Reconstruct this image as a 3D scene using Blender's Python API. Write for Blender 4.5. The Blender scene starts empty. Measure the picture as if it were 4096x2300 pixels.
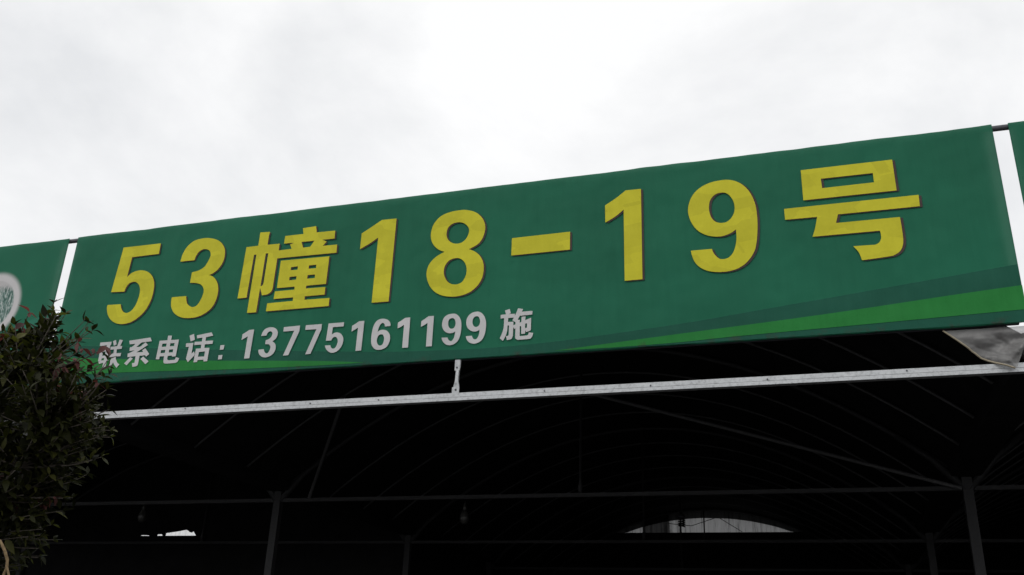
import bpy, bmesh, math, random
from mathutils import Vector, Matrix, noise

# ------------------------------------------------------------------ camera, sky, sun, exposure
S = bpy.context.scene
COL = S.collection
R = math.radians
Z0 = 3.7257                      # height of the sign's lower edge above the ground

def cam_basis(yaw, pitch, roll):
    d = Vector((math.sin(yaw)*math.cos(pitch), math.cos(yaw)*math.cos(pitch), math.sin(pitch)))
    r0 = Vector((math.cos(yaw), -math.sin(yaw), 0)); u0 = r0.cross(d)
    r = r0*math.cos(roll) + u0*math.sin(roll); u = -r0*math.sin(roll) + u0*math.cos(roll)
    return r, u, d
CAM = Vector((6.422, -6.1676, 1.6))
cr, cu, cd = cam_basis(-0.32523, 0.39017, 0.03949)
cam = bpy.data.cameras.new('camera'); camo = bpy.data.objects.new('camera', cam); COL.objects.link(camo)
M = Matrix.Identity(4)
for i in range(3):
    M[i][0], M[i][1], M[i][2], M[i][3] = cr[i], cu[i], -cd[i], CAM[i]
camo.matrix_world = M
cam.sensor_fit = 'HORIZONTAL'; cam.sensor_width = 36; cam.lens = 36*3673.5/4096
cam.clip_start = 0.05; cam.clip_end = 5000
S.camera = camo

SUN_EL, SUN_AZ = R(58), R(200)   # azimuth from +Y, clockwise seen from above
w = bpy.data.worlds.new('World'); S.world = w; w.use_nodes = True
nt = w.node_tree; N = nt.nodes; L = nt.links; N.clear()
out = N.new('ShaderNodeOutputWorld'); bg = N.new('ShaderNodeBackground')
sky = N.new('ShaderNodeTexSky'); sky.sky_type = 'NISHITA'; sky.sun_disc = False
sky.sun_elevation = SUN_EL; sky.sun_rotation = SUN_AZ; sky.air_density = 1.2; sky.dust_density = 2.0
skyb = N.new('ShaderNodeVectorMath'); skyb.operation = 'SCALE'; skyb.inputs['Scale'].default_value = 0.11
L.new(sky.outputs[0], skyb.inputs[0])
tc = N.new('ShaderNodeTexCoord'); sep = N.new('ShaderNodeSeparateXYZ'); L.new(tc.outputs['Generated'], sep.inputs[0])
zb = N.new('ShaderNodeMath'); zb.operation = 'MAXIMUM'; zb.inputs[1].default_value = 0.0; L.new(sep.outputs['Z'], zb.inputs[0])
za = N.new('ShaderNodeMath'); za.operation = 'ADD'; za.inputs[1].default_value = 0.35; L.new(zb.outputs[0], za.inputs[0])
dx = N.new('ShaderNodeMath'); dx.operation = 'DIVIDE'; L.new(sep.outputs['X'], dx.inputs[0]); L.new(za.outputs[0], dx.inputs[1])
dy = N.new('ShaderNodeMath'); dy.operation = 'DIVIDE'; L.new(sep.outputs['Y'], dy.inputs[0]); L.new(za.outputs[0], dy.inputs[1])
cb = N.new('ShaderNodeCombineXYZ'); L.new(dx.outputs[0], cb.inputs[0]); L.new(dy.outputs[0], cb.inputs[1])
cb.inputs[2].default_value = 0.4
n1 = N.new('ShaderNodeTexNoise'); n1.inputs['Scale'].default_value = 2.3; n1.inputs['Detail'].default_value = 7
n1.inputs['Roughness'].default_value = 0.56; n1.inputs['Distortion'].default_value = 0.25; L.new(cb.outputs[0], n1.inputs['Vector'])
rmp = N.new('ShaderNodeValToRGB'); L.new(n1.outputs['Fac'], rmp.inputs[0])
e = rmp.color_ramp.elements
e[0].position = 0.36; e[0].color = (0.835, 0.845, 0.86, 1)
e[1].position = 0.60; e[1].color = (1.05, 1.05, 1.05, 1)
m_ = rmp.color_ramp.elements.new(0.47); m_.color = (0.935, 0.94, 0.948, 1)
mix = N.new('ShaderNodeMix'); mix.data_type = 'RGBA'; mix.inputs['Factor'].default_value = 0.94
L.new(skyb.outputs[0], mix.inputs[6]); L.new(rmp.outputs[0], mix.inputs[7])
L.new(mix.outputs[2], bg.inputs['Color']); bg.inputs['Strength'].default_value = 1.0
L.new(bg.outputs[0], out.inputs[0])

sl = bpy.data.lights.new('sun', 'SUN'); sl.energy = 0.5; sl.angle = R(20); sl.color = (1.0, 0.97, 0.93)
so = bpy.data.objects.new('sun', sl); COL.objects.link(so)
sd = Vector((math.sin(SUN_AZ)*math.cos(SUN_EL), math.cos(SUN_AZ)*math.cos(SUN_EL), math.sin(SUN_EL)))
so.rotation_euler = sd.to_track_quat('Z', 'Y').to_euler(); so.location = (0, 0, 30)

S.view_settings.view_transform = 'Standard'; S.view_settings.look = 'None'
S.view_settings.exposure = 0.0; S.view_settings.gamma = 1.0
S.cycles.max_bounces = 8; S.cycles.transparent_max_bounces = 12

# ------------------------------------------------------------------ helpers
rnd = random.Random(7)
def tag(o, label=None, cat=None, group=None, kind=None):
    for k, v in (('label', label), ('category', cat), ('group', group), ('kind', kind)):
        if v: o[k] = v
    return o
def empty(name, loc=(0, 0, 0)):
    o = bpy.data.objects.new(name, None); COL.objects.link(o); o.location = loc
    o.empty_display_size = 0.2
    return o
def link(name, me, mat=None, parent=None, loc=None):
    """mesh data is given in world coordinates unless loc is given"""
    o = bpy.data.objects.new(name, me); COL.objects.link(o)
    if mat is not None and not me.materials: me.materials.append(mat)
    if loc is not None: o.location = loc
    if parent is not None:
        o.parent = parent
        pm = parent
        inv = Matrix.Translation(parent.location) if parent.parent is None else Matrix.Translation(parent.location)
        o.matrix_parent_inverse = world_of(parent).inverted()
    return o
def world_of(o):
    m = Matrix.LocRotScale(o.location, o.rotation_euler, o.scale)
    if o.parent is not None: m = world_of(o.parent) @ o.matrix_parent_inverse @ m
    return m
def mesh(name, vs, fs, smooth=False):
    me = bpy.data.meshes.new(name); me.from_pydata([tuple(v) for v in vs], [], fs); me.update()
    if smooth:
        for p_ in me.polygons: p_.use_smooth = True
    return me
class MB:
    def __init__(s): s.v = []; s.f = []
    def box(s, a, b):
        x0, y0, z0 = a; x1, y1, z1 = b; k = len(s.v)
        s.v += [(x0,y0,z0),(x1,y0,z0),(x1,y1,z0),(x0,y1,z0),(x0,y0,z1),(x1,y0,z1),(x1,y1,z1),(x0,y1,z1)]
        s.f += [tuple(k+i for i in q) for q in ((0,3,2,1),(4,5,6,7),(0,1,5,4),(1,2,6,5),(2,3,7,6),(3,0,4,7))]
        return s
    def tube(s, pts, rad, n=8, cap=True):
        pts = [Vector(q) for q in pts]
        if not isinstance(rad, (list, tuple)): rad = [rad]*len(pts)
        k0 = len(s.v); up = None
        for i, q in enumerate(pts):
            t = (pts[min(i+1, len(pts)-1)] - pts[max(i-1, 0)]).normalized()
            if up is None: up = Vector((0, 0, 1)) if abs(t.z) < .9 else Vector((1, 0, 0))
            a = t.cross(up).normalized(); b = a.cross(t).normalized(); up = b
            for j in range(n):
                an = 2*math.pi*j/n
                s.v.append(tuple(q + (a*math.cos(an) + b*math.sin(an))*rad[i]))
        for i in range(len(pts)-1):
            for j in range(n):
                s.f.append((k0+i*n+j, k0+i*n+(j+1)%n, k0+(i+1)*n+(j+1)%n, k0+(i+1)*n+j))
        if cap:
            s.f.append(tuple(k0+j for j in range(n))[::-1]); e0 = k0+(len(pts)-1)*n
            s.f.append(tuple(e0+j for j in range(n)))
        return s
    def grid(s, fn, nu, nv):
        k = len(s.v)
        for i in range(nu+1):
            for j in range(nv+1): s.v.append(tuple(fn(i/nu, j/nv)))
        for i in range(nu):
            for j in range(nv):
                a = k+i*(nv+1)+j; s.f.append((a, a+nv+1, a+nv+2, a+1))
        return s
    def build(s, name, mat, parent=None, smooth=False, loc=None):
        return link(name, mesh(name, s.v, s.f, smooth), mat, parent, loc)

# ------------------------------------------------------------------ materials
def newmat(name):
    m = bpy.data.materials.new(name); m.use_nodes = True
    n = m.node_tree.nodes; b = n['Principled BSDF']
    return m, n, m.node_tree.links, b
def pos_node(n, kind='pos'):
    if kind == 'pos': return n.new('ShaderNodeNewGeometry').outputs['Position']
    return n.new('ShaderNodeTexCoord').outputs['Object']
def noise_node(n, l, vec, scale, detail=4, rough=.55):
    t = n.new('ShaderNodeTexNoise'); t.inputs['Scale'].default_value = scale; t.inputs['Detail'].default_value = detail
    t.inputs['Roughness'].default_value = rough
    if vec is not None: l.new(vec, t.inputs['Vector'])
    return t.outputs['Fac']
def ramp(n, l, fac, stops):
    r = n.new('ShaderNodeValToRGB'); l.new(fac, r.inputs[0])
    el = r.color_ramp.elements
    while len(el) < len(stops): el.new(.5)
    for e_, (p_, c) in zip(el, stops):
        e_.position = p_; e_.color = (*c, 1) if len(c) == 3 else c
    return r.outputs[0]
def bump(n, l, b, hts, dist=.01, strength=.3):
    prev = None
    for h, d_, s_ in hts:
        bp = n.new('ShaderNodeBump'); bp.inputs['Distance'].default_value = d_; bp.inputs['Strength'].default_value = s_
        l.new(h, bp.inputs['Height'])
        if prev is not None: l.new(prev, bp.inputs['Normal'])
        prev = bp.outputs['Normal']
    l.new(prev, b.inputs['Normal'])
def mathn(n, l, op, a, b=None):
    t = n.new('ShaderNodeMath'); t.operation = op
    for i, v in enumerate((a, b)):
        if v is None: continue
        if isinstance(v, (int, float)): t.inputs[i].default_value = v
        else: l.new(v, t.inputs[i])
    return t.outputs[0]
def mixc(n, l, fac, a, b, blend='MIX'):
    t = n.new('ShaderNodeMix'); t.data_type = 'RGBA'; t.blend_type = blend
    if isinstance(fac, (int, float)): t.inputs['Factor'].default_value = fac
    else: l.new(fac, t.inputs['Factor'])
    for i, v in ((6, a), (7, b)):
        if isinstance(v, (tuple, list)): t.inputs[i].default_value = (*v, 1)
        else: l.new(v, t.inputs[i])
    return t.outputs[2]

def see_through(n, l, b, f):
    tr = n.new('ShaderNodeBsdfTranslucent'); tr.inputs['Color'].default_value = (.80, .92, .84, 1)
    ms = n.new('ShaderNodeMixShader'); ms.inputs[0].default_value = f
    l.new(b.outputs[0], ms.inputs[1]); l.new(tr.outputs[0], ms.inputs[2]); l.new(ms.outputs[0], n['Material Output'].inputs[0])
def vinyl(name, col, var=.12, patches=0.0, rough=.55, spec=.15, through=0):
    """printed banner canvas: flat ink, slight waviness, dust, faint vertical run marks"""
    m, n, l, b = newmat(name); P = pos_node(n)
    big = noise_node(n, l, P, 1.3, 3); fine = noise_node(n, l, P, 55, 3)
    mp = n.new('ShaderNodeMapping'); mp.inputs['Scale'].default_value = (9, 9, .9); l.new(P, mp.inputs['Vector'])
    run = noise_node(n, l, mp.outputs[0], 2.2, 5)
    lo = tuple(c*(1-var) for c in col); hi = tuple(min(1, c*(1+var)) for c in col)
    c = ramp(n, l, big, [(.3, lo), (.7, hi)])
    c = mixc(n, l, .10, c, ramp(n, l, run, [(.35, tuple(x*.6 for x in col)), (.65, tuple(min(1, x*1.2+.02) for x in col))]))
    c = mixc(n, l, .10, c, ramp(n, l, fine, [(.3, tuple(x*.7 for x in col)), (.7, tuple(min(1, x*1.25) for x in col))]))
    if patches:
        v = n.new('ShaderNodeTexVoronoi'); v.distance = 'CHEBYCHEV'; v.inputs['Scale'].default_value = 5.5
        mp2 = n.new('ShaderNodeMapping'); mp2.inputs['Rotation'].default_value = (0, R(14), 0); mp2.inputs['Scale'].default_value = (.8, 1, 1.6)
        l.new(P, mp2.inputs['Vector']); l.new(mp2.outputs[0], v.inputs['Vector'])
        sp = n.new('ShaderNodeSeparateColor'); l.new(v.outputs['Color'], sp.inputs[0])
        c = mixc(n, l, patches, c, ramp(n, l, sp.outputs[0], [(.35, tuple(x*.78 for x in col)), (.65, tuple(min(1, x*1.12) for x in col))]))
    l.new(c, b.inputs['Base Color'])
    b.inputs['Roughness'].default_value = rough; b.inputs['Specular IOR Level'].default_value = spec
    wv = noise_node(n, l, P, 2.4, 2)
    # grime gathered in blotches along the lower hem
    sz = n.new('ShaderNodeSeparateXYZ'); l.new(P, sz.inputs[0])
    mr = n.new('ShaderNodeMapRange'); mr.inputs[1].default_value = Z0+.055; mr.inputs[2].default_value = Z0; mr.inputs[3].default_value = 0; mr.inputs[4].default_value = 1; l.new(sz.outputs['Z'], mr.inputs[0])
    gr = n.new('ShaderNodeMapRange'); gr.inputs[1].default_value = .52; gr.inputs[2].default_value = .66; l.new(noise_node(n, l, P, 6.5, 6, .7), gr.inputs[0])
    c = mixc(n, l, mathn(n, l, 'MULTIPLY', mathn(n, l, 'MULTIPLY', mr.outputs[0], gr.outputs[0]), .8), c, (.055, .040, .034))
    l.new(c, b.inputs['Base Color'])
    bump(n, l, b, [(wv, .05, .45), (run, .02, .16), (fine, .002, .25)])
    if through: see_through(n, l, b, through)
    return m
GREEN = (0.013, 0.152, 0.083)
M_GREEN = vinyl('green_canvas', GREEN, through=.085)
M_BAND = vinyl('dark_green_ink', (0.010, 0.098, 0.061))
M_LIME = vinyl('bright_green_ink', (0.020, 0.215, 0.042))
M_PALE = vinyl('mid_green_ink', (0.026, 0.185, 0.115))
M_YEL = vinyl('yellow_film', (0.64, 0.595, 0.034), var=.05, patches=.28)
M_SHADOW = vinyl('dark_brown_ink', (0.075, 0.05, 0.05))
M_WHITE = vinyl('white_ink', (0.62, 0.615, 0.615), var=.04, patches=.12)

def metal(name, col, rough=.45, metallic=.8, dirt=.3):
    m, n, l, b = newmat(name); P = pos_node(n)
    sp = noise_node(n, l, P, 38, 6, .65); bg_ = noise_node(n, l, P, 4, 3)
    c = ramp(n, l, sp, [(.36, tuple(x*(1-dirt) for x in col)), (.5, col), (.7, tuple(min(1, x*1.1) for x in col))])
    c = mixc(n, l, .35, c, ramp(n, l, bg_, [(.35, tuple(x*.72 for x in col)), (.65, col)]))
    l.new(c, b.inputs['Base Color'])
    b.inputs['Metallic'].default_value = metallic; b.inputs['Roughness'].default_value = rough
    bump(n, l, b, [(sp, .002, .3)])
    return m
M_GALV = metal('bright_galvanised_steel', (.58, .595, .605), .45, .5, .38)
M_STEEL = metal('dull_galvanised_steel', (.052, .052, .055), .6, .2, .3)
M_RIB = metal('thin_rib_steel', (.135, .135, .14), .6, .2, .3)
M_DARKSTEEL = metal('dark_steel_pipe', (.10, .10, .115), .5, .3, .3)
def plain(name, col, rough=.8, scale=8, var=.2):
    m, n, l, b = newmat(name); P = pos_node(n)
    f = noise_node(n, l, P, scale, 5)
    l.new(ramp(n, l, f, [(.3, tuple(x*(1-var) for x in col)), (.7, tuple(x*(1+var) for x in col))]), b.inputs['Base Color'])
    b.inputs['Roughness'].default_value = rough
    bump(n, l, b, [(f, .01, .3)])
    return m
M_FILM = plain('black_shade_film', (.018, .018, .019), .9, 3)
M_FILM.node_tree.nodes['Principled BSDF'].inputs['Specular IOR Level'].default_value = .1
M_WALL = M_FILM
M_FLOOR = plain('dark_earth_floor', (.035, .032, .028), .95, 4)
M_GROUND = plain('grey_asphalt', (.07, .07, .07), .9, 6)
M_BULB = plain('milky_bulb_glass', (.045, .045, .042), .3, 10, .05)
M_BLACK = plain('black_plastic', (.02, .02, .02), .5)
M_BARK = plain('grey_brown_bark', (.10, .085, .07), .9, 30, .4)
M_STEM = plain('tan_dry_stem', (.30, .21, .11), .8, 60, .35)

def netmat(name, trans, transp, dark):
    """woven translucent plastic, daylight coming through from outside, long vertical creases painted as dark streaks"""
    m, n, l, b = newmat(name); P = pos_node(n)
    mp = n.new('ShaderNodeMapping'); mp.inputs['Scale'].default_value = (14, 1, .7); l.new(P, mp.inputs['Vector'])
    f = noise_node(n, l, mp.outputs[0], 1.6, 6, .7)
    f2 = noise_node(n, l, P, 90, 2)
    c = ramp(n, l, f, [(.36, (dark,)*3), (.47, (trans,)*3), (.66, (min(1, trans*1.3),)*3)])  # dark stops put the shade of the creases into the colour
    c = mixc(n, l, .25, c, ramp(n, l, f2, [(.3, (dark,)*3), (.7, (min(1, trans*1.4),)*3)]))
    tr = n.new('ShaderNodeBsdfTranslucent'); l.new(c, tr.inputs['Color'])
    tp = n.new('ShaderNodeBsdfTransparent'); ms = n.new('ShaderNodeMixShader'); ms.inputs[0].default_value = transp
    l.new(tr.outputs[0], ms.inputs[1]); l.new(tp.outputs[0], ms.inputs[2])
    l.new(ms.outputs[0], n['Material Output'].inputs[0])
    return m
M_NET = netmat('grey_woven_net', .23, 0.0, .07)
M_NETM = netmat('darker_woven_net', .10, 0.0, .04)  # darker tone of the net, for the narrow left strip
M_NETB = netmat('white_woven_net', .9, .45, .45)
M_NETD = netmat('doubled_dark_net', .035, 0.0, .012)


BIG={
'five':['0.5739,1.2864! 0.9803,1.2855! 0.9825,1.1809! 0.6935,1.1776! 0.6835,0.9829! 0.7324,1.0216 0.8115,1.0363 0.8895,1.0175 0.953,0.9707 0.9928,0.9007 1.0043,0.8121 0.9952,0.726 0.9642,0.6495 0.9137,0.5893 0.8435,0.5449 0.7669,0.5273 0.6837,0.5359 0.609,0.574 0.5576,0.6322 0.5344,0.6923 0.5339,0.7245! 0.6768,0.7205! 0.6898,0.6867 0.7178,0.6482 0.7587,0.6304 0.8041,0.6447 0.8408,0.6958 0.8569,0.7669 0.8581,0.8324 0.8378,0.8856 0.8016,0.9184 0.7624,0.928 0.7202,0.9149 0.6963,0.8764 0.6876,0.8403! 0.5418,0.8474!'],
'three':['1.2321,1.0785! 1.2416,1.1495 1.2753,1.2206 1.3374,1.2701 1.4063,1.285 1.486,1.283 1.5693,1.2596 1.6315,1.2194 1.6728,1.1633 1.6876,1.1032 1.6813,1.031 1.6463,0.9693 1.5991,0.932 1.5599,0.9178! 1.6055,0.8976 1.6535,0.8465 1.6809,0.7729 1.679,0.6885 1.651,0.6138 1.5921,0.5629 1.5138,0.533 1.4224,0.5291 1.3418,0.5446 1.2711,0.5854 1.2294,0.6419 1.2155,0.6928 1.2136,0.7395! 1.363,0.7386! 1.3707,0.7009 1.3921,0.6601 1.4408,0.6299 1.4855,0.6382 1.5156,0.6814 1.5319,0.7366 1.5322,0.7792 1.5126,0.8167 1.4764,0.8429 1.419,0.8576 1.3759,0.8615! 1.3765,0.9608! 1.4506,0.9754 1.4996,1.0055 1.5281,1.0611 1.5406,1.1111 1.5224,1.1535 1.483,1.1746 1.4436,1.1744 1.4082,1.1529 1.3877,1.1158 1.3785,1.0784!'],
'zhuang':['2.015,1.2779! 2.1122,1.2727! 2.1075,1.2318! 2.1071,1.1501! 2.2267,1.1478! 2.2271,1.0831! 2.3518,1.0853! 2.3312,1.1281! 2.369,1.1408! 2.2696,1.1431! 2.2713,1.215! 2.4485,1.215! 2.4357,1.2708! 2.562,1.2761! 2.5751,1.2148! 2.7521,1.2123! 2.7542,1.1377! 2.6402,1.1391! 2.6831,1.1178! 2.6512,1.0811! 2.7865,1.079! 2.7881,1.0035! 2.2245,1.0093! 2.2224,0.737! 2.2118,0.7041 2.1792,0.6834 2.1277,0.6778! 2.0983,0.7482! 2.0952,0.5282! 2.0067,0.5287! 2.01,1.0672! 1.9864,1.0668! 1.9792,0.6704! 1.8904,0.6693! 1.8969,1.1492! 2.0156,1.1507!',
 '2.1026,1.0674! 2.1275,1.0669! 2.1247,0.7868! 2.1168,0.7684 2.1001,0.7638!',
 '2.4395,1.1401! 2.5638,1.1392! 2.5305,1.0857! 2.4631,1.0839!',
 '2.2639,0.9831! 2.726,0.9771! 2.7258,0.7266! 2.5419,0.7281! 2.5426,0.7026! 2.7243,0.7001! 2.7248,0.632! 2.541,0.6329! 2.5426,0.6016! 2.7749,0.598! 2.7749,0.5275! 2.1894,0.5285! 2.1902,0.5998! 2.4325,0.6011! 2.4321,0.6331! 2.2455,0.6339! 2.2492,0.7021! 2.4333,0.7024! 2.4323,0.7294! 2.2626,0.7313!',
 '2.3719,0.9123! 2.4371,0.9141! 2.4372,0.8833! 2.3717,0.8843!',
 '2.5434,0.9117! 2.6123,0.911! 2.6123,0.8798! 2.5433,0.8818!',
 '2.3707,0.823! 2.4371,0.8242! 2.4373,0.793! 2.371,0.7918!',
 '2.5414,0.8237! 2.6115,0.8224! 2.6123,0.79! 2.5423,0.7912!'],
'one':['3.0053,1.157! 3.0911,1.2072 3.1797,1.2618! 3.3136,1.2601! 3.3119,0.5214! 3.1624,0.5224! 3.1617,1.1025! 3.0862,1.0537 3.005,1.0124!'],
'eight':['3.8741,1.2681 3.9337,1.2622 4.0072,1.2347 4.0617,1.1872 4.094,1.1257 4.1003,1.0643 4.0815,0.9927 4.0424,0.9437 3.9724,0.91! 4.0266,0.8824 4.0738,0.8347 4.1026,0.7664 4.1038,0.682 4.0791,0.6136 4.0317,0.5603 3.9706,0.5275 3.9018,0.5144 3.8316,0.5173 3.7599,0.5364 3.6992,0.5741 3.6525,0.6335 3.6252,0.7082 3.6245,0.7677 3.6477,0.8251 3.6967,0.8735 3.7649,0.9092! 3.7086,0.9359 3.6621,0.9847 3.638,1.0416 3.6361,1.1102 3.6579,1.1765 3.7106,1.2325 3.7885,1.2612',
 '3.8743,1.1595 3.9212,1.1424 3.956,1.1044 3.9647,1.0662 3.9483,1.0141 3.9116,0.9779 3.8601,0.9701 3.8132,0.9886 3.7812,1.0258 3.7718,1.0676 3.7813,1.121 3.822,1.1539',
 '3.8681,0.8439 3.9143,0.828 3.9488,0.7883 3.9634,0.7345 3.9582,0.683 3.9325,0.6336 3.889,0.6163 3.8438,0.6224 3.8033,0.6521 3.7774,0.7002 3.7701,0.7403 3.778,0.7856 3.8108,0.8286'],
'dash':['4.3285,0.967! 4.798,0.9707! 4.7981,0.8192! 4.3283,0.8179!'],
'one_b':['5.0719,1.1634! 5.1547,1.2135 5.2326,1.2724! 5.3511,1.2707! 5.3495,0.5217! 5.2174,0.5214! 5.2155,1.1103! 5.1537,1.0601 5.0734,1.0155!'],
'nine':['5.9424,1.2638 6.0046,1.2607 6.0652,1.2362 6.1184,1.1881 6.1587,1.1184 6.1835,1.029 6.1901,0.9335 6.1856,0.8279 6.1729,0.7305 6.1523,0.6593 6.1051,0.5912 6.0487,0.5485 5.9827,0.5278 5.9064,0.5249 5.8303,0.5395 5.771,0.5728 5.7313,0.6229 5.7128,0.6805 5.7084,0.7133! 5.858,0.7125! 5.8696,0.6766 5.8955,0.64 5.9222,0.6244 5.9606,0.6272 5.9947,0.6513 6.019,0.6978 6.035,0.7702 6.0361,0.8492! 5.9984,0.8241 5.9422,0.8066 5.8868,0.8072 5.8208,0.8283 5.7608,0.873 5.7182,0.9448 5.6985,1.0308 5.7099,1.1073 5.7441,1.1749 5.7977,1.2238 5.8678,1.2541',
 '5.9543,1.1609 5.9928,1.1429 6.0214,1.1005 6.0353,1.0474 6.0325,0.9967 6.0105,0.9485 5.9756,0.9179 5.9364,0.9129 5.8979,0.925 5.8687,0.959 5.8541,1.0119 5.8536,1.0635 5.8672,1.1136 5.9029,1.1512'],
'hao':['6.5176,1.2706! 7.1349,1.2706! 7.1368,1.0244! 6.5163,1.0245!',
 '6.6487,1.1823! 6.9981,1.1811! 6.9978,1.1066! 6.6511,1.1057!',
 '6.3798,0.9726! 7.2708,0.9726! 7.2691,0.8848! 6.7373,0.8857! 6.7191,0.8202! 7.1344,0.8182! 7.1365,0.7311 7.1355,0.6496 7.1266,0.6007 7.105,0.5627 7.0682,0.5387 7.0254,0.5308 6.8591,0.5205! 6.8449,0.5806 6.8139,0.6311! 6.9353,0.6281! 6.9567,0.6283 6.982,0.6413 6.9952,0.665 6.9989,0.6898 6.9968,0.7293! 6.5546,0.7321! 6.5783,0.8014 6.5981,0.8827! 6.3802,0.8854!'],
}
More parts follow.
